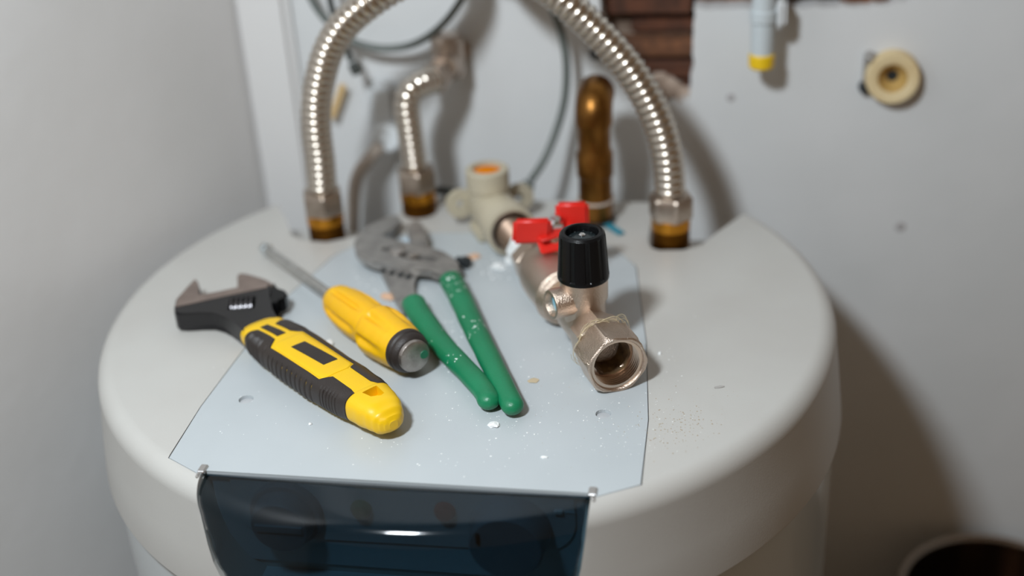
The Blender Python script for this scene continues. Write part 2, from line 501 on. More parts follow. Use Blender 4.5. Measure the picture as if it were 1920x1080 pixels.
for s in (-1, 1):
    b = B(); x = s * .1012
    rbox(b, (x, -.1905, .0000), (1, 0, 0), (0, 1, 0), (0, 0, 1), .0021, .0030, .0012, .0006)
    rbox(b, (x + s * .0008, -.1935, -.0020), (1, 0, 0), (0, 1, 0), (0, 0, 1), .0009, .0040, .0026, .0005)
    k = obj('hinge_clip', b, clipm, ht)
    b = B(); lathe(b, (x - .0018, -.1930, -.0002), (1, 0, 0), [(0, .0009), (.0003, .0012), (.0033, .0012), (.0036, .0009)], 16)
    obj('hinge_pin', b, screwm, k)
b = B(); box(b, -.0985, .0985, -.1888, -.1872, -.060, -.0045, .0005)
cp = obj('control_panel', b, panelm, ht)
pts = []
for k in range(9): a = PI + k / 8 * PI / 2; pts.append((-.070 + .018 * math.cos(a), -.0240 + .018 * math.sin(a)))
for k in range(9): a = 1.5 * PI + k / 8 * PI / 2; pts.append((.074 + .018 * math.cos(a), -.0220 + .018 * math.sin(a)))
pts += [(.092, -.0050), (-.088, -.0050)]
b = B(); prism_ax(b, pts, (0, 0, 0), (1, 0, 0), (0, 0, 1), (0, -1, 0), .1888, .1902, .0004, 1)
obj('dial_plate', b, panelm, cp)
b = B(); lathe(b, (-.0590, -.1900, -.0245), (0, -1, 0), [(0, .0195), (.003, .0196), (.0045, .0188), (.0050, .0165), (.0130, .0155), (.0145, .0145)], 48)
k1 = obj('temperature_dial', b, knobd, ht); tag(k1, 'dark round dial')
b = B(); rbox(b, (-.0590, -.2045, -.0245), (1, 0, 0), (0, 1, 0), (0, 0, 1), .0135, .0012, .0028, .001)
obj('dial_grip', b, knobd, k1)
b = B(); lathe(b, (.0590, -.1900, -.0260), (0, -1, 0), [(0, .0208), (.004, .0206), (.0050, .0200), (.0155, .0188), (.0172, .0178)], 48)
k2 = obj('control_knob', b, knobm, ht); tag(k2, 'large grey control knob')
b = B(); rbox(b, (.0455, -.2075, -.0200), (1, 0, 0), (0, 1, 0), (0, 0, 1), .0010, .0008, .0034, .0004); obj('knob_mark', b, darkrub, k2)
b = B(); box(b, .0815, .0860, -.1920, -.1900, -.0145, -.0125, .0003); box(b, .0870, .0920, -.1908, -.1900, -.0140, -.0134); obj('index_mark', b, whitep, ht)
for x, z, m_, l_ in [(-.0185, -.0195, greenl, 'green indicator lamp'), (.0255, -.0175, redl, 'red indicator lamp')]:
    b = B(); lathe(b, (x, -.1895, z), (0, -1, 0), [(0, .0056), (.0025, .0056), (.0048, .0040), (.0056, .0015)], 24)
    tag(obj('indicator_lamp', b, m_, ht), l_)
# inner deck seen through the rear notches
b = B(); lathe(b, (0, 0, 0), (0, 0, 1), [(-.064, .20), (-.0305, .20)], 96)
deck = obj('inner_deck', b, trimm, ht)
c3 = B(); box(c3, -.4, .4, BACK - .001, .5, -.2, .2); c4 = B(); box(c4, -.4, .4, -.5, .05, -.2, .2); boolean(deck, [c3, c4])

# ------------------------------------------------------------------ pipe fittings and hoses
def corr(pitch, r0, amp):
    def f(i, arc):
        q = (arc / pitch) % 1
        return r0 + amp * (abs(math.sin(PI * q)) ** .55) - amp * .5
    return f
def hose(name, label, base, pts, zb, r=.0098, hexr=.0152, group='corrugated steel hoses on the heater', base_r=.0128, tagend=None, nut0=.0165):
    e = empty(name, label, 'hose', (base[0], base[1], zb), group)
    bx, by = base
    b = B(); lathe(b, (bx, by, 0), (0, 0, 1), [(nut0 - .0080, base_r - .001), (nut0 - .0074, base_r + .0003), (nut0 + .0005, base_r + .0004), (nut0 + .001, base_r - .002)], 40)
    tag(obj('brass_adapter', b, brass, e), 'brass adapter collar')
    b = B(); pr_ = [(zb, base_r - .0006)]; zz = zb + .0004
    while zz < nut0 - .0086:
        pr_ += [(zz, base_r), (zz + .0008, base_r), (zz + .0011, base_r - .0009), (zz + .0016, base_r - .0009)]; zz += .0019
    pr_ += [(nut0 - .0078, base_r - .0006)]
    lathe(b, (bx, by, 0), (0, 0, 1), pr_, 40); tag(obj('brass_thread', b, brassl, e), 'dark brass thread')
    b = B()
    rt = .35
    f = hexmod(6, rt, 1)
    lathe(b, (bx, by, 0), (0, 0, 1), [(nut0, hexr * .90), (nut0 + .0012, hexr * .985), (nut0 + .0150, hexr * .985), (nut0 + .0165, hexr * .88), (nut0 + .0175, r + .001)], 72, lambda s, t: f(t) if nut0 + .001 < s < nut0 + .0155 else min(1, f(t) * 1.06))
    tag(obj('hex_nut', b, nutst, e, 25), 'nickel hex nut')
    P = spline([(bx, by, nut0 + .012)] + pts, .0055 / 7)
    b = B(); tube(b, P, corr(.0055, r, .0016), 28)
    obj('corrugated_tube', b, steel, e, 50)
    return e
hl = [W(600, 300, b=.089), W(594, 250, b=.089), W(593, 200, b=.089), W(600, 150, b=.089), W(616, 95, b=.089), W(647, 45, b=.089), W(700, 0, b=.090),
      W(760, -35, b=.10), W(830, -60, b=.13), W(870, -80, b=.172)]
hose('corrugated_hose', 'long corrugated steel hose rising at the left rear of the heater and bending right', (-.1195, .0900), hl, -.0305)
hr = [W(1252, 300, b=.091), W(1236, 235, b=.092), W(1206, 170, b=.093), W(1166, 110, b=.094), W(1115, 55, b=.095), W(1055, 0, b=.096),
      W(1000, -40, b=.105), W(950, -70, b=.13), W(930, -90, b=.172)]
hose('corrugated_hose', 'long corrugated steel hose rising at the right rear of the heater and bending left', (.1240, .0915), hr, -.0305, nut0=.0175)
# wall ends of the two long hoses (above the frame)
for i, (x, y) in enumerate([(870, -80), (930, -90)]):
    p = W(x, y, b=.172)
    b = B(); lathe(b, (p.x, .160, p.z), (0, 1, 0), [(0, .0130), (.001, .0140), (.014, .0140), (.016, .011), (WB - .160, .011)], 6)
    tag(obj('wall_union', b, nutst, None, 25), ['hex wall union ending the left long hose', 'hex wall union ending the right long hose'][i], 'pipe fitting')
hm = [W(768, 240, b=.129), W(763, 200, b=.130), W(770, 172, b=.133), W(790, 158, b=.142), W(815, 150, b=.156)]
hose('corrugated_hose', 'short corrugated steel hose between the left long hose and the wall fitting', (-.0608, .1290), hm, 0, r=.0088, hexr=.0148, base_r=.0126, nut0=.0180)
# wall fitting for the short hose
p = W(838, 118, b=.175)
e = empty('angle_valve', 'dull metal angle valve on the wall, fed by the short hose', 'valve', (p.x, WB, p.z))
b = B(); lathe(b, (p.x, WB, p.z), (0, -1, 0), [(0, .013), (.004, .013), (.006, .010), (.030, .0105), (.036, .0090)], 32); obj('body', b, chromew, e)
b = B(); lathe(b, (p.x, WB - .020, p.z - .012), (0, 0, 1), [(0, .010), (.003, .012), (.028, .012), (.032, .009)], 32); obj('bonnet', b, chromew, e)
q = W(812, 150, b=.156); dv = Vector((p.x, WB - .025, p.z - .004)) - q
b = B(); lathe(b, q, dv, [(-.001, .0115), (.010, .0115), (.0115, .008), (dv.length, .008)], 6); obj('hex_nut', b, chromew, e, 25)
# brass elbow
e = empty('brass_elbow', 'tall brass pipe elbow turning back into the wall beside the right hose', 'pipe fitting', (.0700, .1200, 0))
b = B(); lathe(b, (.07, .12, 0), (0, 0, 1), [(.0005, .0118), (.0015, .0122), (.016, .0122), (.017, .0128), (.0175, .0128), (.0185, .0118), (.020, .0118), (.0345, .0116), (.036, .0128), (.052, .0128), (.055, .0112), (.070, .0112), (.0735, .0124), (.078, .0124)], 40)
obj('stem', b, brassd, e)
P = [Vector((.07, .12, .074))] + [Vector((.07, .12 + .012 * (1 - math.cos(a)), .077 + .012 * math.sin(a))) for a in [k / 8 * PI / 2 for k in range(9)]] + [Vector((.07, .137, .089)), Vector((.07, .139, .089))]
b = B(); tube(b, P, .0128, 40); obj('bend', b, brassd, e)
b = B(); lathe(b, (.07, .12, 0), (0, 0, 1), [(0, .0136), (.003, .0138), (.0035, .0130)], 40); tag(obj('seal_ring', b, darkrub, e), 'dark rubber seal ring')
b = B(); ring_lathe(b, (.07, .12, 0), (0, 0, 1), [(.0168, .0120), (.0166, .0131), (.0182, .0131), (.0182, .0120)], 40); tag(obj('sealing_band', b, paleh, e), 'pale sealing band')
p = W(1130, 416, z=.002); q = W(1166, 440, z=.0005)
b = B(); dv = (q - p); n_ = Vector((-dv.y, dv.x, 0)).normalized()
rbox(b, (p + q) / 2 + Vector((0, 0, .0006)), dv.normalized(), n_, (0, 0, 1), dv.length / 2, .0028, .0006, .0003)
tag(obj('tape_strip', b, tealm, None), 'short teal strip of tape at the foot of the brass elbow', 'tape')

# ------------------------------------------------------------------ things on the back wall
def cable(name, label, pts, r, m, ends=None):
    e_ = empty(name, label, 'cable', pts[0])
    b = B(); tube(b, spline(pts, .004), r, 14); obj('sheath', b, m, e_, 60)
    return e_
cb_ = .180
e_ = cable('grey_cable', 'grey cable curving in a loose loop behind the left hose',
      [W(500, -420, b=.1985), W(520, -220, b=cb_), W(560, -60, b=cb_), W(588, 5, b=cb_), W(612, 38, b=cb_), W(640, 66, b=cb_), W(680, 84, b=cb_), W(725, 91, b=cb_), W(775, 83, b=cb_), W(820, 55, b=cb_), W(858, 10, b=cb_), W(885, -50, b=cb_), W(905, -200, b=cb_), W(900, -420, b=.1985)], .0028, cablem)
e_ = cable('dark_cable', 'thin dark cable hanging behind the left hose, with a loose plug end',
      [W(590, -420, b=.1985), W(600, -200, b=.178), W(612, -50, b=.170), W(620, 5, b=.170), W(632, 45, b=.170), W(648, 88, b=.170), W(662, 122, b=.170)], .0024, cabled)
b = B(); p = W(660, 118, b=.170); q = W(672, 138, b=.170); lathe(b, p, q - p, [(0, .003), (.002, .0042), (.008, .0044), ((q - p).length, .0035)], 20); obj('cable_tip', b, cabled, e_)
zc = .0045
e_ = cable('power_cable', 'grey power cable dropping in an arc on the wall to its plug on the heater',
      [W(960, -420, b=.1985), W(975, -200, b=.18), W(1005, -50, b=.175), W(1030, 5, b=.175), W(1052, 60, b=.175), W(1062, 120, b=.175), W(1059, 185, b=.173), W(1043, 245, b=.168), W(1020, 300, b=.158), W(992, 343, b=.146)], .0029, cablem)
b = B(); p = W(994, 340, b=.146); q = W(976, 372, b=.140)
lathe(b, p, q - p, [(0, .0030), (.002, .0048), (.012, .0062), ((q - p).length, .0062)], 20); tag(obj('plug', b, cablem, e_), 'dark plug')
b = B(); P = spline([W(890, 368, z=.004), W(860, 362, z=.004), W(835, 357, z=.004), W(812, 356, z=.004), W(790, 352, z=.004)], .003)
tube(b, P, .0029, 14); tag(obj('cable_stub', b, cabled, None, 60), 'dark cable stub lying between the short hose foot and the cream elbow', 'cable')

# white outlet with a round knob, left of the short hose
p = W(720, 215, b=.188)
e = empty('wall_outlet', 'blurry white plastic wall outlet with a round knob, left of the short hose', 'outlet', (p.x, WB, p.z - .02))
b = B(); box(b, p.x - .0125, p.x + .0125, .184, WB, p.z - .030, p.z + .026, .006, 4); obj('housing', b, whitep, e)
q = W(722, 262, b=.176)
b = B(); lathe(b, (q.x, .186, q.z), (0, -1, 0), [(0, .0115), (.004, .0120), (.008, .0115), (.0095, .0095)], 36); kk = obj('knob', b, mat('pale_knob', (.78, .82, .84, 1), .4), e)
b = B(); q2 = W(714, 270, b=.176); lathe(b, (q2.x, .1770, q2.z), (0, -1, 0), [(0, .0022), (.0015, .0022), (.002, .0016)], 16); obj('screw', b, clipm, kk)
b = B(); P = spline([W(712, 274, b=.166), W(690, 300, b=.160), W(668, 326, b=.154), W(655, 360, b=.150), W(650, 400, b=.1545)], .003)
P = spline([W(712, 274, b=.172), W(690, 300, b=.170), W(672, 326, b=.168), W(664, 360, b=.168), W(662, 420, b=.168), W(664, 520, b=.168)], .003)
tube(b, P, .0050, 16); tag(obj('drain_hose', b, paleh, None, 60), 'thin pale hose running down from the white wall outlet', 'hose')
b = B(); p = W(644, 158, b=.190); q = W(622, 222, b=.190); dv = q - p
rbox(b, (p + q) / 2, dv.normalized(), Vector((0, 1, 0)), dv.normalized().cross(Vector((0, 1, 0))), dv.length / 2, .0015, .0028, .001)
tag(obj('tan_strap', b, tanm, None), 'short tan strap hanging behind the left long hose', 'strap')

# capped pipe end with yellow plug
p = W(1430, 60, b=.176)
e = empty('capped_pipe', 'pale grey pipe end with a yellow cap hanging below the open chase', 'pipe', (p.x, .176, p.z))
zt = W(1432, 100, b=.176).z; zb_ = W(1432, 127, b=.176).z
b = B(); lathe(b, (p.x, .176, 0), (0, 0, 1), [(zt - .002, .0078), (zt + .022, .0080), (zt + .023, .0092), (zt + .030, .0092), (zt + .031, .0080), (.32, .0080)], 32); obj('pipe', b, greyp, e)
b = B(); lathe(b, (p.x, .176, 0), (0, 0, 1), [(zb_, .0075), (zb_ + .0015, .0088), (zt - .001, .0090), (zt, .0083)], 32); tag(obj('end_cap', b, yelcap, e), 'yellow end cap')
q = W(1462, 28, b=.18)
b = B(); box(b, q.x - .0045, q.x + .0045, .172, WB - .0005, q.z - .008, q.z + .012, .003, 3)
box(b, p.x, q.x, .178, .186, q.z - .003, q.z + .005, .001, 1); obj('pipe_clip', b, whitep, e)

# cream disc fitting on the wall
p = W(1674, 148, b=.189)
e = empty('wall_socket_fitting', 'round cream pipe fitting with a funnel hole on the right of the wall', 'pipe fitting', (p.x, WB, p.z))
ax = Vector((-.06, -1, .06))
b = B(); ring_lathe(b, p, ax, [(-.011, .0188), (-.003, .0188), (0, .0176), (.0003, .0112), (-.0004, .0100), (-.009, .0040), (-.011, .0040)], 48)
obj('collar', b, creamw, e)
b = B(); ring_lathe(b, p, ax, [(-.0006, .0102), (-.0001, .0100), (-.0085, .0040), (-.0090, .0040)], 40); tag(obj('funnel', b, ochre, e), 'ochre funnel throat')
b = B(); lathe(b, p, ax, [(-.0105, .0050), (-.0088, .0050)], 24); obj('throat', b, darkrub, e)
for x, y, m_ in [(1632, 112, clipm), (1622, 168, darkrub)]:
    q = W(x, y, b=.192); b = B(); lathe(b, (q.x, WB, q.z), (0, -1, 0), [(0, .0042), (.005, .0042), (.0075, .0030), (.009, .001)], 12); obj('screw', b, m_, e)
q = W(1626, 140, b=.197); b = B(); box(b, q.x - .003, q.x + .008, .196, WB, q.z - .015, q.z + .015, .001); obj('backplate', b, clipm, e)
# small black anchor left of the right hose
p = W(1118, 99, b=WB); b = B(); lathe(b, (p.x, WB, p.z), (0, -1, 0), [(0, .0045), (.003, .0045), (.005, .003)], 16)
tag(obj('wall_anchor', b, darkrub, None), 'small black anchor in the wall just left of the right hose', 'anchor')
p = W(1370, 183, b=WB); b = B(); lathe(b, (p.x, WB, p.z), (0, -1, 0), [(0, .0030), (.0008, .0025)], 14); obj('paint_spot', b, mat('grey_spot', (.40, .38, .38, 1), .8), wall)
p = W(1688, 425, b=WB); b = B(); lathe(b, (p.x, WB, p.z), (0, -1, 0), [(0, .0038), (.0008, .0030)], 14); obj('paint_spot', b, D.materials['grey_spot'], wall)

# steel pan low on the right
zr = W(1835, 1004, b=.182).z
def pan_fit():
    for k in range(200):
        R = .05 + k * .001; cy = .182 - R
        pr = W(1835, 1004, b=.182); q = W(1690, 1070, z=zr)
        if math.hypot(q.x - pr.x - .004, q.y - cy) <= R: return R, pr.x + .004, cy
    return .1, pr.x, cy
R, pxx, pyy = pan_fit()
R = min(R, .13)
e = empty('steel_pot', 'shiny steel pot low in the right corner of the picture', 'pot', (pxx, pyy, FLOOR))
b = B(); ring_lathe(b, (pxx, pyy, 0), (0, 0, 1), [(FLOOR, .001), (FLOOR, R - .012), (FLOOR + .012, R - .003), (zr - .004, R - .003), (zr - .001, R + .002), (zr + .001, R), (zr - .001, R - .004), (FLOOR + .014, R - .005), (FLOOR + .003, R - .014), (FLOOR + .003, .001)], 96)
obj('vessel', b, potm, e)
P = [Vector((pxx + math.cos(a) * .028, pyy + R + .001 + math.sin(a) * .010, zr - .018)) for a in [k / 10 * PI for k in range(11)]]
P = [Vector((pxx + .02 + (R + .002) * 0 + math.cos(a) * 0, 0, 0)) for a in [0]]
b = B(); ang = math.radians(200)
hd = Vector((math.cos(ang), math.sin(ang), 0)); sd = Vector((-hd.y, hd.x, 0)); c0 = Vector((pxx, pyy, zr - .02))
P = [c0 + hd * (R - .004 + .022 * math.sin(a)) + sd * (.030 * math.cos(a)) for a in [k / 12 * PI for k in range(13)]]
tube(b, P, .0035, 12); obj('handle', b, potm, e)

# ------------------------------------------------------------------ valve assembly
F0 = Vector((.1025, -.0939, 0)); A = Vector((-.468, .884, 0)).normalized(); Lx = Vector((A.y, -A.x, 0)); Z = Vector((0, 0, 1))
ZA = .0180
def V(s, l, z): return F0 + A * s + Lx * l + Z * z
va = empty('safety_valve', 'nickel-plated safety valve with black cap, its big nut facing the camera', 'valve', V(.04, 0, 0))
# big octagon nut with thread
RN = .0190
SN = -.0070
fo = hexmod(6, math.radians(12), 1)
rp = [(.0000, .0168), (.0006, .0176), (.0026, RN), (.0190, RN), (.0210, .0170), (.0210, .0125), (.0112, .0125)]
th = []
for k in range(5):
    s0 = .0108 - k * .0018
    th += [(s0, .0134), (s0 - .0006, .0149), (s0 - .0009, .0149), (s0 - .0015, .0134)]
rp2 = rp + [(.0108, .0150), (.0012, .0150), (.0003, .0155)]
b = B()
ring_lathe(b, V(SN, 0, ZA - .0012), A, rp2, 96, 0, lambda s, r, t: (fo(t) if r >= RN - 1e-5 else (min(1, fo(t) * 1.10) if r > .0162 else 1)))
obj('union_nut', b, nickel, va, 28)
b = B(); ring_lathe(b, V(SN, 0, ZA - .0012), A, [(.0110, .0152)] + th + [(.0018, .0152)], 96); obj('internal_thread', b, nickth, va, 20)
b = B(); ring_lathe(b, V(SN, 0, ZA - .0012), A, [(.0104, .0131), (.0104, .0104), (.0112, .0098), (.0350, .0092), (.0350, .0120), (.0216, .0122)], 60)
obj('seat_ring', b, nickth, va)
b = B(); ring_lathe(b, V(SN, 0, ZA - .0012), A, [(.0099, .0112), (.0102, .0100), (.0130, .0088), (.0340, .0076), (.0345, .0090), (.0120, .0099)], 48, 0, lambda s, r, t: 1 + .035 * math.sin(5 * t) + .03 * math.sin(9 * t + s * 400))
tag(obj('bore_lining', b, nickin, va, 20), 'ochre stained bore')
b = B(); lathe(b, V(.026, 0, ZA - .0012), A, [(0, .0089), (.002, .0089)], 32); obj('bore_end', b, darkrub, va)  # near-black disc paints the shade deep inside the bore
fh = hexmod(6, math.radians(25), 1)
b = B(); lathe(b, V(0, 0, ZA), A, [(.0130, .0125), (.0170, .0135), (.0178, .0154), (.0300, .0154), (.0335, .0128), (.0350, .010)], 72, lambda s, t: fh(t) if .0175 < s < .031 else 1)
obj('hex_collar', b, nickel, va, 25)
# horizontal body, vertical bonnet, side port
b = B(); lathe(b, V(0, 0, ZA), A, [(.0330, .0105), (.0345, .0122), (.0560, .0125), (.0600, .0115), (.0720, .0112)], 48); obj('body', b, nickel, va)
SK = .0425
b = B(); lathe(b, V(SK, 0, 0), Z, [(.0060, .0060), (.0100, .0100), (.0200, .0118), (.0330, .0122), (.0355, .0136), (.0480, .0139), (.0486, .0130)], 56)
obj('bonnet', b, nickel, va)
b = B(); bo = V(SK, 0, .0355); dp = (-Lx - A * .12 + Z * .02).normalized()
ring_lathe(b, bo, dp, [(.004, .0088), (.0205, .0088), (.0215, .0084), (.0216, .0070), (.0200, .0064), (.0120, .0062), (.004, .0062)], 40)
port = obj('test_port', b, nickel, va)
b = B(); lathe(b, bo, dp, [(.010, .0060), (.0175, .0060), (.0180, .0052), (.0185, .0030)], 32); tag(obj('port_seal', b, bluem, va), 'pale blue seal inside the side port')
# black cap
def capmod(s, t):
    if .0505 < s < .0745:
        q = (t * 10 / (2 * PI)) % 1
        return 1 - .045 * (1 if abs(q - .5) < .17 else 0)
    return 1
cx = V(SK, -.0002, 0)
x_, y_, a_ = frame(Z)
b = B()
prof = [(.0482, .0120), (.0480, .0142), (.0484, .0147), (.0504, .0148), (.0510, .0146), (.0740, .0131), (.0752, .0128), (.0764, .0116), (.0768, .0100), (.0764, .0094), (.0755, .0090), (.0725, .0088), (.0722, .0030)]
lathe(b, cx, Z, prof, 160, capmod); kc = obj('black_cap', b, blackp, va, 25); tag(kc, 'ribbed black plastic cap')
b = B(); lathe(b, cx, Z, [(.0722, .0080), (.0730, .0078), (.0734, .0050), (.0742, .0034), (.0742, .001)], 40)
for k in range(8):
    a = k / 8 * 2 * PI; c = cx + Vector((math.cos(a) * .0066, math.sin(a) * .0066, .0735)); s = bmesh.ops.create_icosphere(b, subdivisions=1, radius=.0007)
    for v in s['verts']: v.co = v.co + c
obj('cap_hub', b, blackhub, kc)
b = B(); lathe(b, cx, Z, [(.0735, .0019), (.0748, .0019), (.0752, .0014)], 20); obj('hub_pin', b, screwm, kc)
# hemp strands wound behind the nut
b = B()
for k in range(26):
    s0 = random.uniform(.0130, .0170); R0 = random.uniform(.0142, .0180); a0 = random.uniform(0, 2 * PI); n_ = random.randint(8, 20)
    P = []
    for j in range(n_):
        a = a0 + j * .16; rr = R0 + .0012 * math.sin(j * .9 + k) + (.0015 * j / n_ if k % 5 == 0 else 0)
        pt = V(s0 + .0010 * math.sin(j * .5 + k), 0, ZA) + Lx * math.cos(a) * rr + Z * math.sin(a) * rr
        pt.z = max(pt.z, .0004); P.append(pt)
    tube(b, P, .00013, 4)
for (x, y) in [(1165, 598), (1168, 606)]:
    c = W(x, y, b=None, z=.028); P = [c + Vector((math.cos(t) * .0028, math.sin(t) * .0016, math.sin(t) * .0022)) for t in [k / 14 * 2 * PI for k in range(14)]]
    tube(b, P, .00013, 4)
tag(obj('hemp_strand', b, hempm, va, 60), 'loose hemp fibres behind the nut')['kind'] = 'stuff'

# ball valve (own body, screwed to the safety valve)
bv = empty('ball_valve', 'nickel ball valve with red butterfly handle, between safety valve and cream elbow', 'valve', V(.105, 0, 0))
fb = hexmod(8, .2, 1)
b = B(); lathe(b, V(0, 0, ZA), A, [(.0700, .0100), (.0705, .0158), (.0735, .0172), (.0750, .0168), (.0760, .0176), (.0775, .0182), (.0790, .0176), (.0800, .0166), (.0900, .0172), (.1000, .0174), (.1100, .0170), (.1200, .0150), (.1240, .0132), (.1250, .0105)], 64)
obj('body', b, nickel, bv, 30)
b = B(); lathe(b, V(0, 0, ZA), A, [(.1235, .0140), (.1245, .0150), (.1350, .0150), (.1362, .0138), (.1365, .01)], 6, None, .3); obj('hex_end', b, nickel, bv, 25)
b = B(); lathe(b, V(0, 0, ZA), A, [(.1360, .0105), (.1370, .0124), (.1480, .0128), (.1500, .0120), (.1510, .0100)], 40, lambda s, t: 1 + .05 * math.sin(5 * t + s * 900) ); tag(obj('sealing_tape', b, tapem, bv), 'white sealing tape')
b = B()
pr = [(.1500, .0100)]
for k in range(16): pr += [(.1505 + k * .0016, .0112), (.1513 + k * .0016, .0103)]
lathe(b, V(0, 0, ZA), A, pr, 40); obj('threaded_end', b, mat('thread_brown', (.26, .18, .13, 1), .45, .7), bv, 40)
st = V(.108, .0035, .030); stv = (V(.112, .0085, .050) - V(.110, .002, .018)).normalized()
b = B(); lathe(b, V(.110, .002, .018), stv, [(.010, .0080), (.0185, .0080), (.0195, .0060), (.0260, .0058)], 32); obj('stem', b, nickel, bv)
hc = V(.1125, .0075, .0440)
b = B(); lathe(b, hc, stv, [(.000, .0048), (.0015, .0050), (.0040, .0050), (.0052, .0045), (.0052, .0026), (.0075, .0026), (.0080, .0020)], 6)
# screw nut sits on the handle
scr = b
# red handle
H = empty  # keep name short
b = B()
rx = Vector((.985, .164, -.02)).normalized(); ry = Z.cross(rx).normalized()
wl = W(997, 433, b=None, z=.048); wr_ = W(1073, 403, b=None, z=.050)
rbox(b, wl, (rx * 1.0), ry, (Z + rx * .10).normalized(), .0118, .0024, .0085, .0022)
rbox(b, wr_ + ry * .001, rx, ry, Z, .0104, .0024, .0085, .0022)
# bridge plate between the wings, bent down
mid = (wl + wr_) / 2
d1 = (wr_ - wl); d1.z = 0; L1 = d1.length; d1.normalize(); n1 = Vector((-d1.y, d1.x, 0))
rbox(b, mid + Vector((0, 0, -.0050)) - n1 * .002, d1, n1, Z, L1 / 2 - .001, .0080, .0012, .0009)
rbox(b, wl + rx * .0085 + Z * -.0050 - ry * -.002, rx, ry, Z, .0040, .0040, .0032, .0012)
rbox(b, wr_ - rx * .0080 + Z * -.0040, rx, ry, Z, .0032, .0042, .0050, .0012)
# stop tongue
tq = W(1022, 464, z=.0395); tv = (V(0, 0, 0) - V(1, 0, 0)).normalized()
rbox(b, mid + tv * .0095 + Vector((-.0045, 0, -.0085)), (tv * .8 - Z * .6).normalized(), Lx, ((tv * .6 + Z * .8)).normalized(), .0075, .0085, .0011, .0008)
hd_ = obj('handle', b, redp, bv, 40); tag(hd_, 'red butterfly handle')
hc = mid + Z * -.0046 + ry * -.0004 + d1 * .0012
b = B(); lathe(b, hc, stv, [(.000, .0058), (.0008, .0062), (.0045, .0062), (.0058, .0054), (.0059, .0032), (.0088, .0032), (.0096, .0022)], 6)
obj('handle_nut', b, screwm, hd_, 25)

# cream elbow
pe = empty('cream_elbow', 'cream plastic elbow with side lugs and orange plug, behind the ball valve', 'pipe fitting', V(.21, 0, 0))
b = B(); ring_lathe(b, V(0, 0, ZA), A, [(.1760, .0150), (.1765, .0172), (.1900, .0175), (.1915, .0160), (.2350, .0150), (.2420, .0110), (.2420, .002), (.2050, .002), (.2050, .0128), (.1800, .0130)], 56)
obj('barrel', b, pprm, pe)
b = B(); ring_lathe(b, V(.1770, 0, ZA), A, [(-.0008, .0148), (-.0012, .0135), (-.0004, .0118), (.012, .0112), (.013, .0128), (.0005, .0150)], 48); obj('metal_insert', b, nutst, pe)
cu = V(.2200, -.002, 0)
b = B(); ring_lathe(b, cu, Z, [(.012, .0130), (.033, .0138), (.034, .0150), (.0470, .0150), (.0480, .0140), (.0480, .0100), (.0440, .0097), (.030, .0097), (.030, .001), (.012, .001)], 48); obj('riser', b, pprm, pe)
b = B(); lathe(b, cu, Z, [(.0300, .0096), (.0455, .0096), (.0461, .0085)], 20); tag(obj('plug', b, orangem, pe), 'orange round plug')
for l, s_ in ((-.0185, .2360), (.0225, .2280)):
    b = B(); ring_lathe(b, V(s_, l, .0180), A, [(-.002, .0105), (.002, .0105), (.002, .0032), (-.002, .0032)], 36)
    rbox(b, V(s_, l * .6, .0180), Lx, A, Z, .0060, .0019, .0060, .001)
    obj('mounting_lug', b, pprm, pe)
b = B(); rbox(b, V(.215, -.006, .0040), Lx, A, Z, .010, .012, .0039, .0015); obj('foot', b, pprm, pe)

# ------------------------------------------------------------------ adjustable wrench
O = Vector((-.1077, -.0737, 0)); Sd = Vector((.737, -.676, 0)).normalized(); Nd = Vector((-Sd.y, Sd.x, 0))
def S(s, n, z): return O + Sd * (s / 1000) + Nd * (n / 1000) + Z * z
def SP(pts): return [tuple(S(a, c, 0)[:2]) for a, c in pts]
wr = empty('adjustable_wrench', 'black adjustable wrench with yellow and black rubber grip, left of the screwdriver', 'wrench', S(20, 4, 0))
bodyp = [(-66, -27), (-76.7, -21.1), (-86, -9.5), (-93.6, -.8), (-90.8, .5), (-80, -3.0), (-70.5, -7.5), (-68.2, -4), (-65.5, 4), (-62.6, 15.5), (-57, 26), (-52.5, 33), (-48, 31), (-40, 25.5), (-31.7, 21), (-22, 18), (-12.6, 15.5), (2, 13), (2, -8), (-12, -8.0), (-22, -7.6), (-30.5, -7.8), (-39, -8.4), (-45.5, -11), (-51, -17), (-55.5, -24.8), (-58.5, -28.6), (-61.5, -29.0)]
b = B(); prism(b, SP(bodyp), .0015, .0138, .0010, 2)
hdw = obj('head', b, whead, wr, 30)
wa = Vector((7.4, 11.8)).normalized(); wb_ = Vector((-wa.y, wa.x))
wc = Vector((-42.0, 7.6))
win = [wc + wa * a * 8.2 + wb_ * c * 7.6 for a, c in ((-1, -1), (1, -1), (1, 1), (-1, 1))]
c = B(); prism(c, SP([tuple(p) for p in win]), .0050, .03); boolean(hdw, [c])
b = B(); prism(b, SP([(-66.5, -26), (-76.2, -20.6), (-92.8, -.9), (-90.9, .1), (-80, -3.4), (-71.0, -8), (-68.6, -4), (-65.9, 4), (-63.0, 15.2), (-57.3, 25.6), (-53.0, 32), (-49.6, 29), (-57.5, 5)]), .0137, .0142, .0002, 1)
obj('ground_face', b, wjaw, hdw, 30)
b = B(); prism(b, SP([(-62.2, 14.5), (-70, 18.5), (-80, 23.2), (-82.6, 25.6), (-80, 28.2), (-75.7, 30.4), (-65.4, 32.1), (-58.5, 34.6), (-53.7, 35.5), (-51.5, 33.4), (-56, 25)]), .0022, .0132, .0009, 2)
obj('moving_jaw', b, wjaw, wr, 30)
b = B(); prism(b, SP([(-56, 37.0), (-51, 33.5), (-44, 27.5), (-31.7, 20.8), (-28, 24.6), (-33, 27.0), (-30.5, 31.5), (-35, 35.5), (-41, 37.0), (-45, 33.5)]), .0035, .0128, .0011, 2)
tag(obj('jaw_slide', b, blackp, wr, 30), 'black end of the jaw slide')
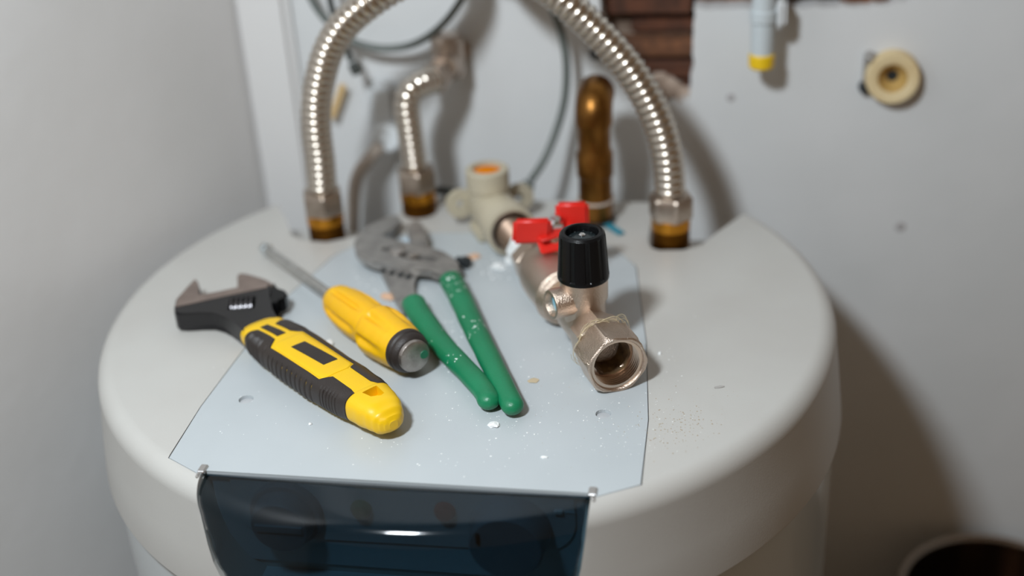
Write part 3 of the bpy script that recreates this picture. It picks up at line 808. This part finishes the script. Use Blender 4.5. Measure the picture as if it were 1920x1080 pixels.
pr = []
for k in range(5):
    s0 = -7.2 + k * 3.0
    pr += [(s0 / 1000, .0042), ((s0 + .5) / 1000, .0064), ((s0 + 1.4) / 1000, .0064), ((s0 + 1.9) / 1000, .0042)]
wax = Sd * wa.x + Nd * wa.y
b = B(); lathe(b, S(wc.x, wc.y, .0100), wax, pr, 28); obj('adjusting_worm', b, mat('worm_steel', (.11, .105, .11, 1), .3, .8), wr, 30)
# handle
c_tab = [(-12, 3.0), (-5, 3.2), (10, 3.2), (35, 3.9), (63, 4.6), (85, 6.2), (104, 7.4), (118, 7.2), (131, 6.5)]
w_tab = [(-12, 12.6), (-6, 14.0), (5, 15.2), (20, 16.4), (35, 16.8), (63, 16.2), (80, 15.8), (96, 14.8), (104, 13.6), (112, 12.6), (120, 11.0), (125, 9.2), (128.5, 6.9), (130.3, 4.6), (131.2, 2.0)]
t_tab = [(-12, .0150), (-4, .0180), (20, .0200), (60, .0205), (96, .0205), (108, .0205), (118, .0200), (126, .0178), (129.5, .0150), (131.2, .0125)]
l_tab = [(-12, .0020), (0, .0010), (60, .0006), (90, .0015), (110, .0030), (126, .0045), (129.5, .0065), (131.2, .0085)]
PE = 2.9
def sec(s, th, off=0):
    c, hw, zt, zl = slerp_(c_tab, s), slerp_(w_tab, s) / 1000, slerp_(t_tab, s), slerp_(l_tab, s)
    zc, hh = (zt + zl) / 2, (zt - zl) / 2
    ct, sn = math.cos(th), math.sin(th)
    x = math.copysign(abs(ct) ** (2 / PE), ct); y = math.copysign(abs(sn) ** (2 / PE), sn)
    nx, ny = x / hw, y / hh; L = math.hypot(nx, ny) or 1
    return S(s, c, 0) + Nd * (x * hw + nx / L * off) + Z * (zc + y * hh + ny / L * off)
def th_at(s, n):
    c, hw = slerp_(c_tab, s), slerp_(w_tab, s)
    x = max(-1, min(1, (n - c) / hw)); return math.acos(math.copysign(abs(x) ** (PE / 2), x))
def hloft(s0, s1, off, n=56, step=2.0):
    b = B(); N = int((s1 - s0) / step); rows = []
    for i in range(N + 1):
        s = s0 + (s1 - s0) * i / N
        rows.append([sec(s, 2 * PI * j / n, off) for j in range(n)])
    grid(b, rows); return b
hb = obj('handle', hloft(-12, 105, 0), wyel, wr, 40)
b = B(); rows = []
for i in range(34):
    s = 103.6 + (131.2 - 103.6) * (1 - (1 - i / 33) ** 1.7)
    rows.append([sec(s, 2 * PI * j / 56, .0006 if i else .0) for j in range(56)])
grid(b, rows); ec = obj('end_cap', b, wyel, wr, 40)
c = B(); prism(c, SP([(107.5, 3.0), (106.8, 12.5), (115.2, 12.0), (116.2, 9.5), (113.6, 4.6)]), .0150, .03)
boolean(ec, [c])
def patch(name, sl, lo, hi, off, m, ribs=None, par=wr, nseg=14, inner=.0006):
    """lo/hi give the section angle at s; solid shell patch on the handle surface"""
    b = B(); rows_o = []; rows_i = []
    for i, s in enumerate(sl):
        a, c = lo(s), hi(s); ro = []; ri = []
        for j in range(nseg + 1):
            q = j / nseg; th = a + (c - a) * q
            e0 = min(q, 1 - q) * nseg; f = min(1, e0 / 1.0); g = min(1, i / 1.0, (len(sl) - 1 - i) / 1.0)
            k = off * (.35 + .65 * f * g)
            if ribs: k += ribs(s, q)
            ro.append(sec(s, th, k)); ri.append(sec(s, th, -inner))
        rows_o.append(ro); rows_i.append(ri)
    vo = [[b.verts.new(p) for p in r] for r in rows_o]; vi = [[b.verts.new(p) for p in r] for r in rows_i]
    for i in range(len(sl) - 1):
        for j in range(nseg):
            b.faces.new((vo[i][j], vo[i][j + 1], vo[i + 1][j + 1], vo[i + 1][j])); b.faces.new((vi[i][j], vi[i + 1][j], vi[i + 1][j + 1], vi[i][j + 1]))
        b.faces.new((vo[i][0], vo[i + 1][0], vi[i + 1][0], vi[i][0])); b.faces.new((vo[i][-1], vi[i][-1], vi[i + 1][-1], vo[i + 1][-1]))
    for j in range(nseg):
        b.faces.new((vo[0][j], vi[0][j], vi[0][j + 1], vo[0][j + 1])); b.faces.new((vo[-1][j], vo[-1][j + 1], vi[-1][j + 1], vi[-1][j]))
    return obj(name, b, m, par, 50)
def fr_(a, c, st): n = max(2, int(round((c - a) / st))); return [a + (c - a) * i / n for i in range(n + 1)]
left_b = [(-2, -11), (0, -7), (3, -4.0), (22.5, -3.2), (24.5, -5.5), (27, -8.8), (77.5, -5.8), (80, -2.5), (82, .2), (100, .9), (104, .4)]
def ribL(s, q):
    f = 0
    k = max(0, min(1, (q - .10) / .12)) * max(0, min(1, (1 - q) / .1))
    if 3 < s < 19: f = .00036 * math.sin(2 * PI * (s - 3) / 1.7)
    elif 24 < s < 27: f = -.0003
    elif 30 < s < 76: f = -.0013 * max(0, math.sin(2 * PI * (s - 30) / 4.9 + 1.5 * q)) ** 4; k = max(0, min(1, (q - .22) / .1)) * max(0, min(1, (1 - q) / .1))
    elif 83 < s < 97: f = -.0010 * max(0, math.sin(2 * PI * (s - 83) / 2.6)) ** 2; k = max(0, min(1, (q - .28) / .1))
    return f * k
patch('side_grip', fr_(-2, 104.5, .45), lambda s: th_at(s, lerp(left_b, s)), lambda s: PI * 1.25, .0009, wblk, ribL, nseg=26)
right_b = [(2, 10), (4, 6.6), (20, 8.0), (23, 10.5), (25, 13.6), (77, 16.4), (78.5, 14.5), (80, 12.3), (100, 12.9), (105, 16)]
def ribR(s, q):
    f = 0
    if 82 < s < 98: f = -.0006 * max(0, math.sin(2 * PI * (s - 83) / 2.4)) ** 2
    if 4 < s < 20: f = .0002 * math.sin(2 * PI * s / 2.2)
    return f * max(0, min(1, (.8 - q) / .1))
patch('side_grip', fr_(2, 104.5, .6), lambda s: -PI * .25, lambda s: th_at(s, lerp(right_b, s)), .0009, wblk, ribR, nseg=22)
fp = patch('face_plate', fr_(26.5, 80, 1.5), lambda s: th_at(s, lerp([(26, 11.2), (30, 12.6), (77, 15.4), (80, 11)], s)), lambda s: th_at(s, lerp([(26, -5.5), (28.5, -8.0), (74, -5.2), (80, -4.5)], s)), .0007, wyel, None, hb)
patch('name_strip', fr_(36.9, 70.0, 2), lambda s: th_at(s, 7.6 + (s - 36.9) * .118), lambda s: th_at(s, -1.7 + (s - 36.9) * .108), .0010, wblk, None, hb)
patch('size_strip', fr_(.9, 20.6, 2), lambda s: th_at(s, 3.0 + (s - .9) * .1), lambda s: th_at(s, -1.8 + (s - .9) * .05), .0005, wblk, None, hb)

# ------------------------------------------------------------------ screwdriver
T0 = Vector((-.1593, .0590, .0055)); T1 = Vector((-.0105, -.0960, .0157)); ax = (T1 - T0).normalized(); LT = (T1 - T0).length
sdv = empty('screwdriver', 'yellow-handled screwdriver with steel strike cap, between wrench and pliers', 'screwdriver', ((T0 + T1) / 2).to_tuple()[:2] + (0,))
k0 = LT - .209
def mm(v): return k0 + v / 1000
b = B(); lathe(b, T0, ax, [(mm(3), .0034), (mm(114), .0034)], 28); obj('shaft', b, shaftm, sdv)
def ph(s, t):
    q = max(0, min(1, (mm(7) - s) / .006)); return 1 - .45 * q * abs(math.sin(2 * t)) 
b = B(); lathe(b, T0, ax, [(mm(-1), .0014), (mm(1), .0026), (mm(4), .0041), (mm(6), .0044), (mm(9), .0043), (mm(10), .0035)], 32, ph); tag(obj('tip', b, tipm, sdv), 'bright cross tip')
hp = [(103.5, 5.5), (104.5, 7.6), (107, 9.4), (111, 11.0), (117, 12.4), (125, 13.3), (134, 13.8), (143, 13.7), (151, 12.9), (156, 12.3), (157.2, 12.9), (158.0, 14.8), (159.6, 15.7), (163, 16.0), (170, 15.8), (182, 14.9), (191, 14.0), (198, 13.1), (200.5, 12.6)]
rows = fr_(103.5, 200.5, 1.1)
def lob(s, t):
    v = (s - k0) * 1000
    w1 = max(0, min(1, (v - 116) / 8)) * max(0, min(1, (161 - v) / 10)); w2 = max(0, min(1, (v - 168) / 3)) * max(0, min(1, (199 - v) / 22))
    c = max(0, math.cos(6 * t + .5))
    c2 = max(0, math.cos(6 * t + .5 + PI)) ** .6
    return 1 - .20 * w1 * c ** 2 - .19 * w2 * max(0, math.cos(6 * t + .5)) ** 1.5
def mp(v): return 109.5 + (v - 103.5) * 56.5 / 53.5 if v < 157 else 166 + (v - 157) * 34.5 / 43.5
hp = [(mp(v), r_) for v, r_ in hp]; rows = fr_(109.5, 200.5, 1.0)
b = B(); lathe(b, T0, ax, [(mm(109.3), .0035)] + [(mm(v), slerp_(hp, v) / 1000) for v in rows], 120, lob); obj('handle', b, dyel, sdv, 50)
b = B(); lathe(b, T0, ax, [(mm(109.0), .0052), (mm(109.2), .0062), (mm(110.3), .0080), (mm(110.9), .0072)], 36); obj('ferrule', b, wblk, sdv)
b = B(); lathe(b, T0, ax, [(mm(199.8), .0118), (mm(200.0), .0129), (mm(203), .0128), (mm(204.0), .0120), (mm(205), .0122), (mm(206.5), .0118), (mm(208.5), .0104), (mm(209), .0094)], 56); tag(obj('collar', b, wblk, sdv), 'black rubber collar')
b = B(); lathe(b, T0, ax, [(mm(206), .0096), (mm(210.5), .0096), (mm(211.3), .0092), (mm(211.6), .0086), (mm(211.7), .003)], 48); dc = obj('strike_cap', b, discm, sdv)
x_, y_, a_ = frame(ax)
b = B(); cc = T0 + ax * (mm(211.5)) + x_ * -.0056 + y_ * .0014
for c_ in (1,):
    lathe(b, T0 + ax * mm(211.3) - x_ * .0056 + y_ * .0014, ax, [(0, .0030), (.0006, .0027)], 20)
gs = b

# pick the side that faces picture-right
def right_side():
    best = None
    for k in range(64):
        a = 2 * PI * k / 64; v = x_ * math.cos(a) + y_ * math.sin(a); sc = v.dot(RT)
        if best is None or sc > best[0]: best = (sc, v)
    return best[1]
gs.free(); rv = right_side()
b = B(); lathe(b, T0 + ax * mm(211.35) + rv * .0056, ax, [(0, .0029), (.0006, .0024)], 20); tag(obj('green_smear', b, greenspot, dc), 'green paint smear')

# ------------------------------------------------------------------ slip-joint pliers
plr = empty('slip_joint_pliers', 'grey slip-joint pliers with green dipped handles, between screwdriver and valve', 'pliers', (-.01, -.03, 0))
def K(pts): return [(x / 1000, y / 1000) for x, y in pts]
jaw1 = [(-89.5, 58.7), (-88.6, 66), (-88.4, 73.5), (-85.5, 82.0), (-81.1, 90.8), (-74.3, 99.2), (-68.0, 99.6), (-66.2, 95), (-64.6, 91.6), (-65.6, 88.6), (-65.0, 86.6), (-66.4, 84), (-65.8, 82), (-67.4, 79), (-67, 77), (-68.6, 73.5), (-71.5, 70.0), (-73.2, 68.0), (-70.5, 64.8), (-66.7, 61.6), (-60, 60.2), (-53.7, 59.1), (-47, 55.3), (-41.8, 53.0), (-34.7, 51.6), (-23.1, 45.1), (-16.0, 37.9), (-10.7, 29.2), (-7.6, 21.5), (-9, 10), (-14, 7.5), (-18.9, 9.7), (-22, 15), (-26.2, 17.9), (-31.5, 18), (-37.5, 17.4), (-48.5, 21.0), (-62.5, 26.1), (-68.2, 26.5), (-75.9, 31.3), (-80.5, 36.5), (-84.3, 43.1), (-87.5, 51)]
b = B(); prism(b, K(jaw1), .0052, .0108, .0010, 2)
b2 = B(); prism(b2, K(jaw1[1:20] + [(-80, 62)]), .0010, .0107, .0008, 2); merge(b, b2)
ja = obj('upper_jaw', b, plst, plr, 30)
slot = [(-67.5, 47.5), (-63, 48.8), (-56, 47.5), (-43.6, 39.8), (-29.5, 36.2), (-24.5, 31.5), (-27.8, 29.4), (-43.9, 31.5), (-58.8, 39.0), (-66, 43.5)]
c = B(); prism(c, K(slot), .0060, .03); boolean(ja, [c])
b = B(); jaw2 = [(-58.5, 82.5), (-57.6, 87), (-55.8, 92), (-52.8, 93.2), (-49.7, 89.5), (-46.6, 83), (-44.0, 76.5), (-40.5, 68), (-37.0, 60.5), (-33.5, 50), (-33, 38), (-35.5, 27), (-37.2, 16), (-36.0, 6), (-33.4, -1.1), (-27.5, -12), (-26, -20), (-34, -28), (-40, -18), (-48.5, -2.1), (-55.5, 11.7), (-62.8, 25.5), (-64, 38), (-58, 50), (-52.5, 58), (-51.5, 64), (-54.5, 70), (-53.6, 73), (-56.5, 77)]
prism(b, K(jaw2), .0006, .0054, .0006, 2)
b2 = B(); prism(b2, K([(-58.5, 82.5), (-57.6, 87), (-55.8, 92), (-52.8, 93.2), (-49.7, 89.5), (-46.6, 83), (-44.0, 76.5), (-40.5, 68), (-38.0, 58.5), (-44, 57.5), (-50.5, 60), (-51.5, 64), (-54.5, 70), (-53.6, 73), (-56.5, 77)]), .0050, .0106, .0008, 2); merge(b, b2)
jb = obj('lower_jaw', b, plst, plr, 30)
# adjustment ridges on the lower jaw
for k, (x, y) in enumerate([(-60.5, 24.0), (-54, 21.2), (-47.5, 18.6), (-41.5, 16.4)]):
    b = B(); rbox(b, (x / 1000, y / 1000, .0056), Vector((.92, -.39, 0)), Vector((.39, .92, 0)), Z, .0019, .0016, .0007, .0003); obj('ridge', b, darkrub, jb)
b = B(); lathe(b, (-.0545, .0425, 0), Z, [(.0040, .0050), (.0105, .0056), (.0118, .0056), (.0128, .0042), (.0131, .0020)], 36, lambda s, t: 1 if s < .0119 else 1); obj('pivot_bolt', b, plbolt, plr)
b = B(); lathe(b, (-.0435, .0365, 0), Z, [(.0060, .0040), (.0112, .0040), (.0118, .0032)], 6); obj('pivot_nut', b, plbolt, plr)
def sleeve(pts, hw0, hw1, zc0, zc1):
    P = spline([(x / 1000, y / 1000, 0) for x, y in pts], .0012); N = len(P)
    for i, p in enumerate(P): p.z = zc0 + (zc1 - zc0) * i / (N - 1)
    tot = N * .0012
    def r(i, arc):
        q = arc / tot; w_ = hw0 + (hw1 - hw0) * q
        e0 = arc; e1 = max(0, (N - 1) * .0012 - arc)
        f = 1
        if e0 < .0025: f = math.sqrt(max(.0, 1 - ((.0025 - e0) / .0025) ** 2)) * .14 + .86
        if e1 < .0065: f = math.sqrt(max(.01, 1 - ((.0065 - e1) / .0065) ** 2))
        return w_ * f * (1 + .012 * math.sin(arc * 260))
    b = B(); tube(b, P, r, 32, flat=(1.0, .82, None)); return obj('grip_sleeve', b, greenp, plr, 60)
sleeve([(-12.6, 11.8), (-7, 0), (0, -14.8), (15.0, -49), (28.8, -79), (41.2, -106), (49.5, -124), (53.6, -134)], .0076, .0062, .0078, .0062)
sleeve([(-30.3, -17.5), (-24.5, -29.5), (-15.5, -44.5), (-2.8, -65.0), (10.6, -83.5), (23.8, -101), (34.5, -117), (39.8, -130)], .0076, .0063, .0062, .0060)

# small black rubber plug beside the pliers
p = W(866, 494, z=.003)
b = B(); lathe(b, (p.x - .004, p.y + .003, .0042), (1, -.5, 0), [(0, .0020), (.0006, .0026), (.005, .0026), (.0055, .0040), (.0095, .0041), (.0105, .0030)], 24)
tag(obj('rubber_plug', b, darkrub, None), 'small black rubber plug touching the shoulder of the pliers', 'plug')

# ------------------------------------------------------------------ debris
def chip(name, label, x, y, r, m, flat=.35, seed=0, cat='debris', elong=1, rot=0, group=None, zb=0):
    random.seed(seed + 100); b = B()
    s = bmesh.ops.create_icosphere(b, subdivisions=2 if r > .0015 else 1, radius=r)
    c = W(x, y, z=zb)
    for v in b.verts:
        k = random.uniform(.72, 1.15); q = v.co * k; q.x *= elong
        q = Vector((q.x * math.cos(rot) - q.y * math.sin(rot), q.x * math.sin(rot) + q.y * math.cos(rot), max(q.z, -r * .5) * flat))
        v.co = q
    mz = min(v.co.z for v in b.verts)
    for v in b.verts: v.co += Vector((c.x, c.y, zb - mz + .00002))
    o = obj(name, b, m, None, 20); tag(o, label, cat, group); return o
chip('plaster_chip', 'small white plaster chip below the pliers handle ends', 926, 798, .0028, chalk, .45, 1, elong=1.3)
chip('tan_flake', 'thin oval tan flake right of the pliers handles, in front of the valve', 1000, 714, .0030, tanc, .12, 2, elong=1.2)
chip('plaster_chip', 'white plaster chip lying between the wrench grip and the screwdriver', 618, 647, .0026, chalk, .9, 3)
chip('pink_flake', 'pinkish flake at the tip of the black plug behind the pliers', 886, 483, .0040, pinkc, .3, 4, elong=1.6, rot=.5)
chip('pink_flake', 'pinkish flake half under the lower pliers shank beside the screwdriver', 728, 558, .0042, pinkc, .35, 5, elong=1.3, rot=-.8)
chip('plaster_chip', 'pale plaster fragment on the heater left of the ball valve body', 935, 502, .0042, chalk, .5, 6, elong=1.2)
chip('plaster_chip', 'white crumb of plaster beneath the taped thread of the ball valve', 957, 492, .0038, chalk, .9, 7)
chip('plaster_chip', 'tiny white plaster chip right of the big nut', 1237, 664, .0013, chalk, .9, 8)
chip('plaster_chip', 'tiny white plaster chip under the middle of the wrench grip', 582, 796, .0012, chalk, .6, 9)
chip('bluish_chip', 'bluish white chip between the open jaws of the pliers', 768, 455, .0050, mat('bluish_chip', (.55, .66, .74, 1), .5), .5, 10, elong=1.4, rot=.6)  # flattened lump in one even bluish white
chip('plaster_chip', 'small white plaster smear on the heater in front of the wrench jaws', 430, 624, .0017, chalk, .3, 11, elong=2)
chip('plaster_chip', 'white plaster speck at the right edge of the cover near the nut shadow', 1020, 858, .0013, chalk, .5, 12, elong=1.6)
chip('wood_sliver', 'thin grey sliver on the heater right of the cover seam', 1348, 726, .0012, mat('sliver', (.40, .38, .36, 1), .8), .4, 13, elong=3.2, rot=.3)
random.seed(5)
def crumbs(name, label, spots, m):
    b = B()
    for x, y, r in spots:
        c = W(x, y, z=0)
        if math.hypot(c.x, c.y) > .212 or c.y < -.185: continue
        s = bmesh.ops.create_icosphere(b, subdivisions=1, radius=r)
        k = Vector((random.uniform(.7, 1.4), random.uniform(.7, 1.4), random.uniform(.3, .8)))
        for v in s['verts']: v.co = Vector((v.co.x * k.x, v.co.y * k.y, max(0, v.co.z * k.z))) + Vector((c.x, c.y, .00002))
    o = obj(name, b, m, None, 0); tag(o, label, 'debris', kind='stuff')
sp = [(random.uniform(400, 1300), random.uniform(560, 880), random.choice([.0002, .0003, .0003, .0004])) for _ in range(150)]
sp += [(random.gauss(960, 110), random.gauss(770, 70), random.choice([.0002, .0003, .0005])) for _ in range(170)]
sp += [(random.gauss(850, 22), random.gauss(640, 50), random.choice([.0003, .0005, .0006])) for _ in range(50)]
sp += [(random.gauss(940, 20), random.gauss(500, 14), random.choice([.0004, .0007, .0009])) for _ in range(40)]
sp += [(random.gauss(700, 40), random.gauss(540, 22), random.choice([.0004, .0007])) for _ in range(18)]
sp += [(random.gauss(1190, 60), random.gauss(800, 40), random.choice([.0002, .0003])) for _ in range(60)]
crumbs('plaster_crumbs', 'fine white plaster crumbs scattered over the heater top', sp, chalk)
sp = [(random.gauss(1265, 38), random.gauss(800, 24), random.choice([.0002, .0003, .0004])) for _ in range(170)]
sp += [(random.uniform(1000, 1480), random.uniform(700, 880), .0002) for _ in range(60)]
crumbs('brown_dust', 'sprinkle of brown grit on the heater right of the cover seam', sp, dustm)
